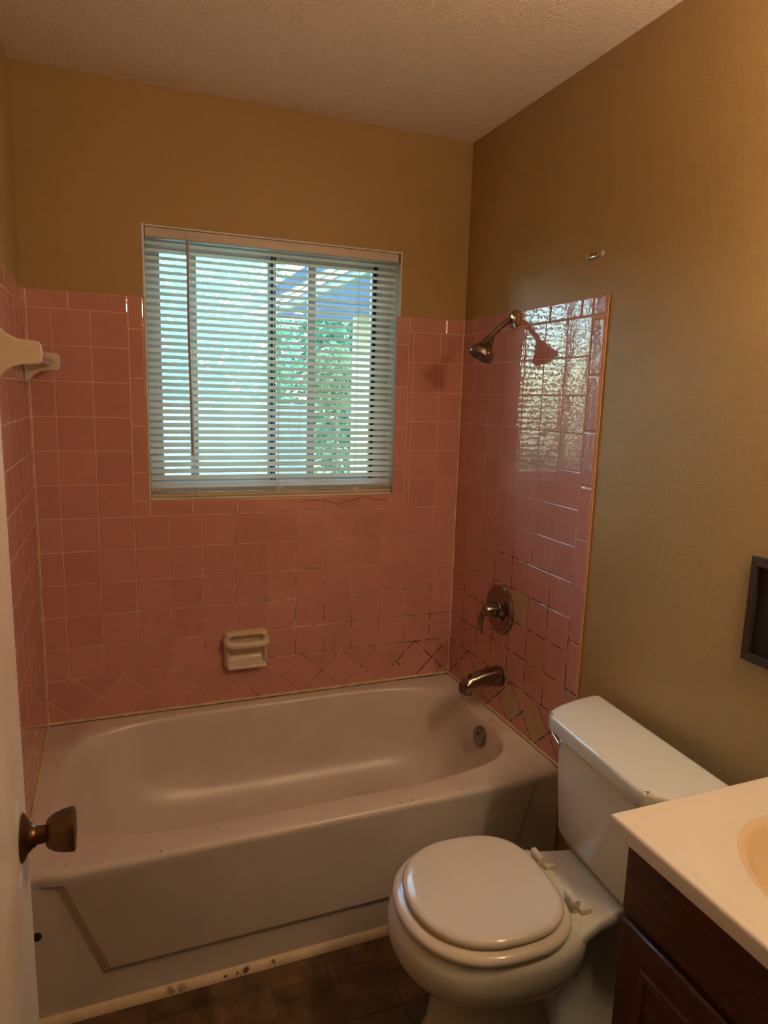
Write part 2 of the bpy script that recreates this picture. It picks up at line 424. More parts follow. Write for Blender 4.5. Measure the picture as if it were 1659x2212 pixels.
# diamond row
D = .1545
def diamonds(wall, lo, tan=()):
    h = Z0-RIM
    n = int(-lo/D)+2
    for k in range(n):
        x = -k*D
        polys = [([(x, Z0), (x-D/2, Z0-h/2), (x, RIM), (x+D/2, Z0-h/2)], ('d', k)),
                 ([(x, Z0), (x-D, Z0), (x-D/2, Z0-h/2)], ('u', k)), ([(x, RIM), (x-D/2, Z0-h/2), (x-D, RIM)], ('l', k))]
        for pl, id_ in polys:
            c = clip(pl, lo, 0.0)
            if not c: continue
            tile(c, wall, TANTILE if id_ in tan else TILE, gap=.0014, label='tan replacement tile under the tub spout' if id_ in tan else None)
diamonds('b', XL); diamonds('r', -.7596, (('d', 3), ('d', 4))); diamonds('l', -.7596)
# grout beds (just behind the tile faces)
G = .0011
bm = bmesh.new()
for a, b in (((XL-WALL, G, HZ+.05), (WX0-.004, WALL, ZTOP-.001)), ((-.268, G, HZ+.05), (WALL, WALL, ZTOP-.001)), ((XL-WALL, G, RIM-.02), (WALL, WALL, HZ+.05))): bx(bm, a, b)
finish('grout_bed', bm, GROUT, wall_back)
box('grout_bed', (G, YE+.003, RIM-.02), (WALL, 0, ZTOP-.001), GROUT, wall_right)
box('grout_bed', (XL-WALL, YE+.003, RIM-.02), (XL-G, 0, ZTOP-.001), GROUT, wall_left)
# caulk beads
def wob(path, amp): return [Vector(p)+Vector((random.uniform(-amp, amp), random.uniform(-amp, amp), random.uniform(-amp, amp))) for p in path]
tube('caulk_bead', wob([(-.0015, -.0015, RIM+i*(ZTOP-RIM)/50) for i in range(51)], .0006), .0042, CAULK, wall_back, 8)
tube('caulk_bead', wob([(XL+.0015, -.0015, RIM+i*(ZTOP-RIM)/50) for i in range(51)], .0006), .0034, CAULK, wall_back, 8)
tube('caulk_bead', wob([(XL+i*1.48/60, -.002, RIM+.0048) for i in range(61)], .0006), .0050, CAULK, wall_back, 8)
tube('caulk_bead', wob([(-.002, -i*.775/40, RIM+.0044) for i in range(41)], .0006), .0044, CAULK, wall_right, 8)
tube('caulk_bead', wob([(XL+.002, -i*.775/40, RIM+.0044) for i in range(41)], .0006), .0044, CAULK, wall_left, 8)
tube('caulk_bead', wob([(.0045, YE-.001, RIM+i*(ZTOP-RIM)/30) for i in range(31)], .0005), .0026, mat('lamp tinted caulk', (.55, .33, .14), .5), wall_right, 8)  # orange lamp glow on the tile edge is put into this bead's colour
# crack across the sill strip
cr = [(-.62+i*.027, -.0004, HZ+.030+.010*math.sin(i*.9)+.0045*math.sin(i*2.3)+i*.0006) for i in range(13)]
tube('crack', cr, .0009, DARKM, wall_back, 5)

# quarter round along the apron
q = [(0, 0)]+[(-math.sin(a)*.019, math.cos(a)*.021) for a in [i*PI/2/6 for i in range(7)]]
v, f = shape_data(q, lambda a, b, w: (XL-WALL+.001+w*1.494, -.771+a, b+.0004))
struct(pyd('trim_1', v, f, MOULD, None, 50))
# baseboard on the right wall behind the toilet
struct(box('baseboard_right', (-.004, -1.50, 0), (WALL, -.83, .085), JAMB, None, .004))

# ------------------------------------------------------------------ window
win = bpy.data.objects.new('window_1', None); C.objects.link(win); win.location = ((WX0+WX1)/2, .1, WZ0); struct(win)
def wpart(name, a, b, m, bev=.002):
    o = box(name, Vector(a)-win.location, Vector(b)-win.location, m, win, bev, 1); return o
# painted jamb lining
JT = .006
wpart('jamb', (WX0, .009, WZ0), (WX0+JT, .16, WZ1), JAMB, .001); wpart('jamb', (WX1-JT, .009, WZ0), (WX1, .16, WZ1), JAMB, .001)
wpart('head_jamb', (WX0+JT, .009, WZ1-JT), (WX1-JT, .16, WZ1), JAMB, .001)
wpart('sill', (WX0+JT, .009, WZ0), (WX1-JT, .16, WZ0+JT), JAMB, .001)
tube('corner_bead', [Vector(p)-win.location for p in ((WX0+.001, .008, 1.806), (WX0+.001, .008, 1.9), (WX0+.001, .008, WZ1))], .0045, JAMB, win, 8)
FX0, FX1, FZ0, FZ1 = WX0+JT, WX1-JT, WZ0+JT, WZ1-JT
YF = .105
for nm, a, b in (('frame', (FX0, YF, FZ0), (FX0+.03, YF+.05, FZ1)), ('frame', (FX1-.05, YF, FZ0), (FX1, YF+.05, FZ1)), ('frame', (FX0+.03, YF, FZ0), (FX1-.05, YF+.05, FZ0+.03)), ('frame', (FX0+.03, YF, FZ1-.03), (FX1-.05, YF+.05, FZ1))): wpart(nm, a, b, ALU)
def sash(x0, x1, yy, bars):
    s = wpart('sash', (x0, yy, FZ0+.03), (x0+.022, yy+.02, FZ1-.03), ALU)
    for nm, a, b in (('stile', (x1-.022, yy, FZ0+.03), (x1, yy+.02, FZ1-.03)), ('rail', (x0+.022, yy, FZ0+.03), (x1-.022, yy+.02, FZ0+.055)), ('rail', (x0+.022, yy, FZ1-.055), (x1-.022, yy+.02, FZ1-.03))): wpart(nm, a, b, ALU)
    xx = [x0+.022]+bars+[x1-.022]
    for b_ in bars: wpart('muntin', (b_-.014, yy+.002, FZ0+.055), (b_+.014, yy+.018, FZ1-.055), ALU)
    for i in range(len(xx)-1):
        wpart('pane', (xx[i]-.004, yy+.008, FZ0+.05), (xx[i+1]+.004, yy+.012, FZ1-.05), GLASS, 0)
sash(FX0+.03, -.695, YF+.024, [-.978])
sash(-.722, FX1-.05, YF+.002, [-.562])
v, f = loft([[Vector(p)-win.location for p in ((FX0+.03, y, FZ0+.03), (-.715, y, FZ0+.03), (-.715, y, FZ1-.03), (FX0+.03, y, FZ1-.03))] for y in (YF+.0465, YF+.0475)])
pyd('haze_screen', v, f, SCREEN, win)  # added sheet, gives the left pane its hazy glow
# dark strips stand in for the shaded gaps of the sliding track
wpart('gap_strip', (FX1-.068, YF-.003, FZ0+.03), (FX1-.056, YF+.004, FZ1-.03), DARKM, .001)
wpart('gap_strip', (-.712, YF-.003, FZ0+.03), (-.706, YF+.002, FZ1-.03), DARKM, .001)
wpart('gap_strip', (-.700, YF-.002, FZ0+.03), (-.696, YF+.003, FZ1-.03), DARKM, .001)

# ------------------------------------------------------------------ mini blind
BX0, BX1, BY = WX0+.009, WX1-.014, .045
bl = empty('window_blind', 'white mini blind hung inside the bathroom window, slats half open', 'blind', ((BX0+BX1)/2, BY, WZ1-.008))
def bp_(name, bm, m, smooth=40, dz=None):
    for v in bm.verts: v.co -= bl.location
    return finish(name, bm, m, bl, smooth)
bm = bmesh.new(); bx(bm, (BX0, BY-.034, WZ1-.036), (BX1, BY+.008, WZ1-.007), .003)
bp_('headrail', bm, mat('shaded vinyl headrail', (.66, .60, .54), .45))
ZS0, PITCHZ, NS = WZ1-.050, .02215, 36
ang = math.radians(32); n = 6
prof = []
for i in range(n+1):
    s = -.0125+.025*i/n; bow = .0022*(1-(s/.0125)**2)
    prof.append((s*math.cos(ang)-bow*math.sin(ang), s*math.sin(ang)+bow*math.cos(ang)))
v = []; f = []
for e, x in enumerate((BX0, BX1)):
    for (a, b) in prof: v.append((x, a, b))
    for (a, b) in prof: v.append((x, a+.0003*math.sin(ang), b-.0004))
m_ = len(prof)
for i in range(n): f += [(i, i+1, 2*m_+i+1, 2*m_+i), (m_+i, 3*m_+i, 3*m_+i+1, m_+i+1), (i, m_+i, m_+i+1, i+1), (2*m_+i, 2*m_+i+1, 3*m_+i+1, 3*m_+i)]
f += [(0, 2*m_, 3*m_, m_), (m_-1, 2*m_-1, 4*m_-1, 3*m_-1)]
sm = bpy.data.meshes.new('slat'); v = [(p[0]-(BX0+BX1)/2, p[1], p[2]) for p in v]; sm.from_pydata(v, [], f); sm.update(); sm.materials.append(SLAT)
b_ = bmesh.new(); b_.from_mesh(sm); bmesh.ops.recalc_face_normals(b_, faces=b_.faces); b_.to_mesh(sm); b_.free(); sm.shade_smooth(); sm.set_sharp_from_angle(angle=math.radians(50))
zb = ZS0-PITCHZ*(NS-1)
for i in range(NS):
    o = bpy.data.objects.new('slat', sm); C.objects.link(o); o.parent = bl
    z = ZS0-PITCHZ*i
    o.location = (0, -.010, z-bl.location.z); o.rotation_euler = (random.uniform(-.03, .03), random.uniform(-.0012, .0012), 0)
# stacked spare slats on the bottom rail
for i in range(5):
    o = bpy.data.objects.new('slat', sm); C.objects.link(o); o.parent = bl
    o.location = (0, -.010, WZ0+.0255+.0035*i-bl.location.z); o.rotation_euler = (-ang+.03*i, random.uniform(-.001, .001), 0)
bm = bmesh.new(); bx(bm, (BX0, BY-.024, WZ0+.0065), (BX1, BY+.004, WZ0+.020), .003); bp_('bottom_rail', bm, mat('tan bottom rail', (.60, .47, .30), .5))
for x in (-.992, -.702, -.414):
    bm = bmesh.new()
    for dy in (-.0225, .0025):
        v, f = tube_data([(x, BY+dy, ZS0+.02), (x, BY+dy, 1.5), (x, BY+dy, WZ0+.02)], .0007, 6)
        vs = [bm.verts.new(p) for p in v]; [bm.faces.new([vs[k] for k in ff]) for ff in f]
    for i in range(NS):
        z = ZS0-PITCHZ*i-.0035
        v, f = tube_data([(x, BY-.0225, z-.0063), (x, BY+.0025, z+.0063)], .0006, 5)
        vs = [bm.verts.new(p) for p in v]; [bm.faces.new([vs[k] for k in ff]) for ff in f]
    bp_('ladder_cord', bm, CORD)
    path = [(x+random.uniform(-.016, .016), BY-.026+random.uniform(-.003, .002), WZ0+.012+random.uniform(0, .022)) for _ in range(14)]
    v, f = tube_data(spline(path, 4), .0011, 5); bm = bmesh.new(); vs = [bm.verts.new(p) for p in v]; [bm.faces.new([vs[k] for k in ff]) for ff in f]
    bp_('cord_knot', bm, CORD)
bm = bmesh.new()
v, f = tube_data([(-1.004, BY-.046, WZ1-.040), (-1.005, BY-.048, 1.7), (-.9985, BY-.044, 1.30)], .0042, 8); vs = [bm.verts.new(p) for p in v]; [bm.faces.new([vs[k] for k in ff]) for ff in f]
bp_('tilt_wand', bm, WAND)
bm = bmesh.new(); v, f = tube_data(spline([(-1.004, BY-.034, WZ1-.028), (-1.004, BY-.045, WZ1-.026), (-1.004, BY-.047, WZ1-.040)], 4), .0018, 6); vs = [bm.verts.new(p) for p in v]; [bm.faces.new([vs[k] for k in ff]) for ff in f]
bp_('wand_hook', bm, CHROME)

# ------------------------------------------------------------------ bathtub
tub = empty('bathtub', 'white enamelled alcove bathtub with a panelled apron below the window', 'bathtub', (-.74, -.39, 0))
TX0, TX1, TY0, TY1 = XL, 0.0, -.790, -.0062
def off(pts, o): return [Vector(p)-o.location for p in pts]
cx, cy = -.736, -.378
angs = sorted([2*PI*i/144 for i in range(144)]+[math.atan2(y-cy, x-cx) % (2*PI) for x in (TX0, TX1) for y in (TY0, TY1)])
def rectray(a, x0, x1, y0_, y1_):
    c, s = math.cos(a), math.sin(a); t = 1e9
    if c > 1e-9: t = min(t, (x1-cx)/c)
    if c < -1e-9: t = min(t, (x0-cx)/c)
    if s > 1e-9: t = min(t, (y1_-cy)/s)
    if s < -1e-9: t = min(t, (y0_-cy)/s)
    return cx+c*t, cy+s*t
def superray(a, x0, x1, y0_, y1_, e):
    c, s = math.cos(a), math.sin(a)
    mx, my = (x0+x1)/2, (y0_+y1_)/2; A, B = (x1-x0)/2, (y1_-y0_)/2
    lo, hi = 0, 3
    for _ in range(40):
        t = (lo+hi)/2; X, Y = cx+c*t-mx, cy+s*t-my
        if abs(X/A)**e+abs(Y/B)**e < 1: lo = t
        else: hi = t
    return cx+c*lo, cy+s*lo
rings = []
def front(x):
    def sst(a, b): t = min(1, max(0, (x-a)/(b-a))); return t*t*(3-2*t)
    return sst(-1.417, -1.387)*(1-sst(-.108, -.080))
for z, g in ((.370, .0022), (.3785, .0016), (.387, .0), (.3945, .0025), (.399, .007), (.4011, .013), (.4018, .022)):
    ring = []
    for a in angs:
        x, y = rectray(a, TX0, TX1, TY0, TY1)
        if y < TY0+.001: y = TY0+g+(1-front(x))*.014
        ring.append((x, y, z))
    rings.append(ring)
ox0, ox1, oy0, oy1 = -1.414, -.062, -.702, -.045
for z, il, ir, iy, e in ((.4016, -.014, -.012, -.010, 4.2), (.4004, -.006, -.005, -.004, 4.2), (.396, .000, .000, .001, 4.2), (.388, .005, .004, .004, 4.2), (.37, .012, .009, .008, 4.1), (.33, .028, .016, .018, 4.0), (.26, .062, .027, .031, 3.9), (.20, .10, .040, .046, 3.7), (.155, .14, .056, .064, 3.5), (.122, .18, .078, .088, 3.3), (.100, .22, .105, .117, 3.1), (.085, .27, .14, .152, 2.9), (.076, .34, .20, .195, 2.7), (.070, .43, .30, .245, 2.4), (.068, .55, .45, .29, 2.2)):
    rings.append([(*superray(a, ox0+il, ox1-ir, oy0+iy, oy1-iy, e), z) for a in angs])
v, f = loft(rings, False, True)
bme = pyd('basin', off(v, tub), f, TUBM, tub, 50)
for k, (x, y) in enumerate([(-1.0288, -.7333), (-1.1712, -.776), (-1.3841, -.7565), (-.5359, -.777), (-.4981, -.778), (-.3374, -.775), (-.2506, -.7681), (-.2337, -.0298)]):
    lathe('enamel_chip', [(-.001, .0001), (-.001, .0021), (.0004, .0017), (.0005, .0001)], Vector((x, y, .4019))-tub.location, (0, 0, 1), DARKM, tub, 7)
# apron: sloping skirt with a recessed trapezoid panel and a toe strip
yA, yR = -.7738, -.7878
def ay(z): return yA+.0*(z)
O = [(TX0, yA, 0), (TX1, yA, 0)]
A = [(-1.318, yA, .106), (-.150, yA, .106), (-.0815, yA, .374), (-1.413, yA, .374)]
A1 = [(-1.313, yA-.002, .109), (-.155, yA-.002, .109), (-.0865, yA-.002, .374), (-1.408, yA-.002, .374)]
A2 = [(-1.297, yR+.002, .120), (-.171, yR+.002, .120), (-.1025, yR+.002, .374), (-1.392, yR+.002, .374)]
A3 = [(-1.292, yR, .123), (-.176, yR, .123), (-.1075, yR, .374), (-1.387, yR, .374)]
back = [(TX0, -.70, 0), (TX1, -.70, 0), (TX1, -.70, .374), (TX0, -.70, .374)]
v = O[:2]+[(TX1, yA, .374), (TX0, yA, .374)]+A+A1+A2+A3+back
f = [(0, 1, 5, 4), (1, 2, 6, 5), (3, 0, 4, 7)]
for s in (4, 8, 12): f += [(s, s+1, s+5, s+4), (s+1, s+2, s+6, s+5), (s+3, s, s+4, s+7)]
f += [(16, 17, 18, 19), (0, 20, 21, 1), (1, 21, 22, 2), (0, 3, 23, 20), (20, 23, 22, 21)]
pyd('apron', off(v, tub), f, TUBM, tub, 30)
lathe('plug_hole', [(0, .0001), (0, .011), (.003, .011), (.0035, .008), (.0035, .0001)], Vector((-1.452, yA+.001, .243))-tub.location, (0, -1, 0), DARKM, tub, 20)
# overflow plate
ovn = Vector((-.985, 0, .17)).normalized(); oc = Vector((-.083, -.418, .345))
ov = lathe('overflow_plate', [(-.004, .0001), (-.004, .036), (.002, .0365), (.006, .034), (.0085, .026), (.009, .0001)], oc-tub.location, ovn, NICKEL, tub, 40)
for dz in (.012, -.012):
    lathe('overflow_screw', [(0, .0001), (0, .0045), (.0018, .0038), (.002, .0001)], oc+ovn*.0085+Vector((0, 0, dz))-tub.location, ovn, DARKM, ov, 12)
lathe('drain', [(0, .0001), (0, .032), (.003, .03), (.002, .022), (.001, .0001)], Vector((-.32, -.378, .0685))-tub.location, (0, 0, 1), NICKEL, tub, 32)

# ------------------------------------------------------------------ shower fittings on the right wall
SY = -.364
sh = empty('shower', 'tarnished nickel shower head on a bent arm at the top of the pink tile', 'shower', (0, SY, 1.776))
def o_(p): return Vector(p)-sh.location
lathe('flange', [(0, .0001), (-.001, .031), (.004, .0315), (.009, .027), (.013, .017), (.020, .014), (.021, .0001)], (0, 0, 0), (-1, 0, 0), CHROME, sh, 40)
tube('arm', [o_(p) for p in spline([(0, SY, 1.776), (-.022, SY, 1.772), (-.048, SY, 1.755), (-.090, SY, 1.718)], 6)], .0085, NICKEL, sh, 16)
piv = Vector((-.086, SY, 1.7215)); fc = Vector((-.127, SY, 1.655)); ax = Vector((-.50, 0, -.87)).normalized(); fc2 = piv + ax*.088
hd = lathe('head', [(-.004, .0001), (-.004, .0105), (.010, .0115), (.014, .0135), (.022, .0165), (.030, .019), (.042, .024), (.056, .034), (.062, .0405), (.066, .0418), (.080, .0418), (.083, .040), (.083, .0001)], o_(piv), ax, NICKEL, sh, 44, 30)
bm = bmesh.new(); x_, y_, a_ = frame_from(ax)
for ring, cnt in ((.009, 6), (.018, 12), (.027, 18), (.034, 22)):
    for k in range(cnt):
        t = 2*PI*k/cnt; c = o_(piv)+ax*.083+(x_*math.cos(t)+y_*math.sin(t))*ring
        v, f = tube_data([c, c+ax*.0025], [.0017, .0012], 6); vs = [bm.verts.new(p) for p in v]; [bm.faces.new([vs[k2] for k2 in ff]) for ff in f]
noz = finish('nozzles', bm, DARKM, hd); noz['kind'] = 'stuff'
cc = o_(piv)+ax*.071+Vector((0, -.0415, 0))
lathe('spray_lever', [(0, .0001), (0, .006), (.006, .005), (.007, .0001)], cc, (0, -1, 0), CHROME, hd, 16)
lathe('ball_screw', [(0, .0001), (0, .004), (.003, .003), (.003, .0001)], o_(piv)+ax*.028+Vector((0, -.017, 0)), (0, -1, 0), CHROME, hd, 14)

VC = Vector((0, -.374, .790))
va = empty('shower_valve', 'round tarnished nickel shower valve with a curved lever on the right wall', 'faucet valve', VC)
esc = lathe('escutcheon', [(0, .0001), (-.001, .088), (.004, .0885), (.009, .084), (.012, .075), (.012, .066), (.009, .058), (.010, .045), (.016, .030), (.020, .028), (.0205, .0001)], (0, 0, 0), (-1, 0, 0), NICKEL, va, 56, 25)
lathe('hub', [(.018, .0001), (.018, .026), (.034, .025), (.036, .022), (.058, .0215), (.066, .017), (.070, .008), (.0705, .0001)], (0, 0, 0), (-1, 0, 0), NICKEL, va, 36, 30)
lathe('hub_ring', [(.0195, .0001), (.0195, .0275), (.027, .0275), (.027, .0001)], (0, 0, 0), (-1, 0, 0), DARKM, va, 36, 30)
path = spline([(-.050, -.002, .006), (-.066, .003, -.008), (-.073, .008, -.032), (-.070, .012, -.062), (-.061, .015, -.088)], 6)
rings = []
for i, p in enumerate(path):
    t = i/(len(path)-1); tn = (path[min(i+1, len(path)-1)]-path[max(i-1, 0)]).normalized()
    w = Vector((0, .95, .3)); w = (w-tn*w.dot(tn)).normalized(); th = tn.cross(w)
    hw = .016*(1-t)**.5*.5+.0085; ht = .008*(1-t)+.0035
    if i == len(path)-1: hw *= .5; ht *= .5
    rings.append([p+w*hw*math.cos(2*PI*j/16)+th*ht*math.sin(2*PI*j/16) for j in range(16)])
v, f = loft(rings); pyd('lever', v, f, NICKEL, va, 50)

SP = Vector((0, -.395, .552))
sp = empty('tub_spout', 'tarnished nickel tub spout above the overflow end of the bathtub', 'faucet', SP)
rings = []
for x, zc, ry, rz, e in ((0, 0, .030, .036, 2.6), (-.012, 0, .031, .037, 2.6), (-.014, 0, .029, .034, 2.8), (-.05, -.001, .0275, .031, 3), (-.09, -.005, .026, .027, 3), (-.112, -.011, .0255, .028, 3), (-.130, -.019, .025, .033, 3.2), (-.146, -.024, .0235, .030, 3.2), (-.153, -.026, .017, .020, 2.6)):
    rings.append([(x+(.010 if zc < -.01 and math.sin(2*PI*j/28) > .3 else 0), ry*math.copysign(abs(math.cos(2*PI*j/28))**(2/e), math.cos(2*PI*j/28)), zc+rz*math.copysign(abs(math.sin(2*PI*j/28))**(2/e), math.sin(2*PI*j/28))) for j in range(28)])
v, f = loft(rings); pyd('body', v, f, NICKEL, sp, 30)
lathe('outlet', [(0, .0001), (0, .019), (.012, .018), (.012, .014), (.004, .013), (.004, .0001)], (-.127, 0, -.040), (0, 0, -1), NICKEL, sp, 24)
lathe('diverter_knob', [(0, .0001), (0, .005), (.006, .005), (.007, .0085), (.011, .0085), (.013, .005), (.013, .0001)], (-.122, 0, .008), (0, 0, 1), NICKEL, sp, 16)
lathe('gasket', [(-.002, .0001), (-.002, .034), (.004, .035), (.006, .031), (.006, .0001)], (0, 0, -.003), (-1, 0, 0), DARKM, sp, 32)

# ------------------------------------------------------------------ soap dish on the back wall
sx0, sx1, sz0, sz1 = SOAP; scx, scz = (sx0+sx1)/2, (sz0+sz1)/2
sdh = empty('soap_dish', 'ivory ceramic soap dish with a grab bar set into the pink tile', 'soap dish', (scx, 0, scz))
def srr(w, h, r, y, n_=6):
    pts = []
    for qx, qz, a0 in ((1, 1, 0), (-1, 1, PI/2), (-1, -1, PI), (1, -1, 3*PI/2)):
        for i in range(n_+1):
            a = a0+PI/2*i/n_; pts.append((qx*(w-r)+r*math.cos(a), y, qz*(h-r)+r*math.sin(a)))
    return pts
hw, hh = (sx1-sx0)/2, (sz1-sz0)/2
v, f = loft([srr(hw, hh, .016, .006), srr(hw, hh, .016, -.012), srr(hw-.004, hh-.003, .016, -.026), srr(hw-.009, hh-.008, .015, -.033), srr(hw-.014, hh-.013, .013, -.031), srr(hw-.017, hh-.017, .012, -.024), srr(hw-.019, hh-.020, .012, -.008), srr(hw-.028, hh-.028, .010, -.004)], True, True)
pyd('body', v, f, CERAM, sdh, 60)
# scooped tray floor
pr = [(-.004, -hh+.012), (-.040, -hh+.004), (-.043, -hh+.010), (-.039, -hh+.016), (-.020, -hh+.022), (-.008, -hh+.034), (-.004, -hh+.045)]
v, f = shape_data(pr, lambda a, b, w: (-hw+.012+w*(2*hw-.024), a, b)); pyd('tray', v, f, CERAM, sdh, 60)
tube('grab_bar', spline([(-hw+.008, -.018, hh-.030), (-hw+.014, -.046, hh-.036), (-hw+.034, -.054, hh-.038), (0, -.054, hh-.038), (hw-.034, -.054, hh-.038), (hw-.014, -.046, hh-.036), (hw-.008, -.018, hh-.030)], 5), .0135, CERAM, sdh, 16)

# ------------------------------------------------------------------ towel bar on the left wall
tb = empty('towel_bar', 'square towel bar between two ivory ceramic brackets on the left wall', 'towel bar', (XL, -.37, 1.588))
def bracket(y):
    prof_t = [(.000, .060), (.006, .060), (.014, .054), (.024, .042), (.036, .033), (.052, .028), (.078, .026), (.090, .024), (.095, .018)]
    pl = prof_t+[(.097, 0)]+[(a, -b) for a, b in prof_t[::-1]]
    t = .026
    v, f = [], []
    rr = []
    for w, k in ((-t/2, .0025), (-t/2+.003, 0), (t/2-.003, 0), (t/2, .0025)):
        q2 = inset([(a, b) for a, b in pl], k) if k else inset(pl, .0001)
        rr.append([(a, y+w, b) for a, b in q2])
    v, f = loft(rr); b = pyd('bracket', v, f, CERAM, tb, 40)
    box('mounting_foot', (0, y-.027, -.060), (.007, y+.027, .060), CERAM, b, .003)
bracket(.285-.0); bracket(-.285)
s = .0105
v, f = loft([[(.070+s*1.25, y, 0), (.070, y, s*1.25), (.070-s*1.25, y, 0), (.070, y, -s*1.25)] for y in (-.285, .285)]); pyd('bar', v, f, mat('grey white plastic bar', (.60, .53, .50), .25), tb)

# ------------------------------------------------------------------ bare bracket screwed to the right wall
hk = empty('wall_plate', 'small bare metal mounting plate with two screw anchors on the tan right wall', 'bracket', (WALL, -.741, 1.9145))
box('plate', (-.006, -.020, -.007), (0, .022, .007), CHROME, hk, .0015)
for y in (-.031, .031):
    an = lathe('anchor', [(0, .0001), (0, .0075), (.003, .007), (.004, .003), (.001, .0025), (.001, .0001)], (0, y, .0), (-1, 0, 0), CERAM, hk, 16)
# ------------------------------------------------------------------ framed recess in the right wall
fr = empty('recessed_box', 'dark mitred metal frame around a black recess on the right wall above the counter', 'wall niche', (WALL, -1.50, .981))
FYa, FYb, FH, FWd = .148, -.162, .226, .018
FRM = mat('dark bronzed frame', (.085, .065, .05), .35, metal=.6)
def fmember(a, b, c, d):
    lo = [(0, *a), (0, *b), (0, *c), (0, *d)]; hi = [(-.010, a[0], a[1]), (-.010, b[0], b[1]), (-.013, *c), (-.013, *d)]
    v, f = loft([lo, hi]); pyd('frame_member', v, f, FRM, fr)
o4 = [(FYa, 0), (FYb, 0), (FYb, FH), (FYa, FH)]; i4 = [(FYa-FWd, FWd), (FYb+FWd, FWd), (FYb+FWd, FH-FWd), (FYa-FWd, FH-FWd)]
for k in range(4): fmember(o4[k], o4[(k+1) % 4], i4[(k+1) % 4], i4[k])
box('back_panel', (-.0035, FYb+FWd-.002, FWd-.002), (-.0005, FYa-FWd+.002, FH-FWd+.002), mat('matt black', (.008, .007, .006), .5), fr)

# ------------------------------------------------------------------ toilet
TO = Vector((-.012, -1.2, 0)); TR = math.radians(176.6)
wc = empty('toilet', 'cream two piece toilet with closed lid between tub and vanity', 'toilet', TO, TR)
N = 64
def egg(u0, u1, w, z, e=2.3, back=2.3, sh=.0):
    """closed plan ring, u is out from the wall, v sideways"""
    c = (u0+u1)/2; a = (u1-u0)/2; pts = []
    for j in range(N):
        t = 2*PI*j/N; ct, st = math.cos(t), math.sin(t)
        ee = e if ct > 0 else back
        pts.append((c+sh+(a-sh if ct > 0 else a+sh)*math.copysign(abs(ct)**(2/ee), ct), w*math.copysign(abs(st)**(2/ee), st), z))
    return pts
# tank
def tankring(z, back, fl, bl_, fu, ch=.06):
    pts = []
    half = [(.026, bl_), (fu-.12, bl_-.017), (fu-.05, fl+(bl_-fl)*.50), (fu-.007, fl+.010), (fu, fl-.008)]
    raw = [(.026, -bl_)]+half+[(a, -b) for a, b in half[:0:-1]]
    return [(a, b, z) for a, b in raw]
v, f = loft([tankring(.383, 0, .125, .175, .178), tankring(.392, 0, .140, .190, .188), tankring(.42, 0, .148, .205, .200), tankring(.55, 0, .162, .228, .203), tankring(.686, 0, .170, .240, .205)])
bm = bmesh.new(); vs = [bm.verts.new(p) for p in v]; [bm.faces.new([vs[k] for k in ff]) for ff in f]
es = [e for e in bm.edges if abs(e.verts[0].co.z-e.verts[1].co.z) > .02]
bmesh.ops.bevel(bm, geom=es, offset=.010, segments=3, affect='EDGES')
finish('tank', bm, PORC, wc, 40)
def lidring(z, g): return [(a, b, z) for a, b in inset([(p[0], p[1]) for p in tankring(0, 0, .184, .262, .230, .075)], g)]
bm = bmesh.new(); v, f = loft([lidring(.684, .006), lidring(.688, .001), lidring(.715, 0), lidring(.7205, .002), lidring(.7235, .006), lidring(.7245, .014)])
vs = [bm.verts.new(p) for p in v]; [bm.faces.new([vs[k] for k in ff]) for ff in f]
es = [e for e in bm.edges if abs(e.verts[0].co.z-e.verts[1].co.z) > .001 and (e.verts[0].co.xy-e.verts[1].co.xy).length < .012]
bmesh.ops.bevel(bm, geom=es, offset=.012, segments=3, affect='EDGES')
finish('tank_lid', bm, PORC, wc, 40)
lv = lathe('flush_lever', [(0, .0001), (0, .012), (.008, .011), (.014, .007), (.0145, .0001)], (.176, -.214, .655), (.75, -.66, 0), CHROME, wc, 24)
tube('lever_arm', [(.188, -.224, .655), (.196, -.205, .653), (.204, -.160, .648)], [.005, .0045, .006], CHROME, lv, 10)
# bowl
rings = [egg(.275, .672, .168, .386, 2.2, 2.6), egg(.262, .690, .186, .380, 2.2, 2.6), egg(.256, .700, .193, .360, 2.2, 2.6), egg(.258, .700, .192, .320, 2.2, 2.6), egg(.262, .690, .186, .298, 2.2, 2.5), egg(.268, .674, .174, .276, 2.2, 2.4), egg(.275, .646, .152, .258, 2.2, 2.3), egg(.285, .612, .126, .246, 2.2, 2.3), egg(.29, .598, .115, .225, 2.2, 2.3), egg(.29, .594, .110, .13, 2.2, 2.3), egg(.27, .604, .113, .05, 2.3, 2.4), egg(.25, .622, .120, .018, 2.4, 2.6), egg(.25, .624, .122, 0, 2.4, 2.6)]
v, f = loft(rings); pyd('bowl', v, f, PORC, wc, 60)
# tank platform
pl = [(.03, -.112), (.12, -.110), (.20, -.114), (.26, -.128), (.31, -.150), (.36, -.166), (.36, .166), (.31, .150), (.26, .128), (.20, .114), (.12, .110), (.03, .112)]
v, f = loft([[(a, b*k, z) for a, b in pl] for z, k in ((.335, .86), (.350, .97), (.366, 1.0), (.376, .995), (.3815, .97), (.3825, .93))]); pyd('tank_platform', v, f, PORC, wc, 50)
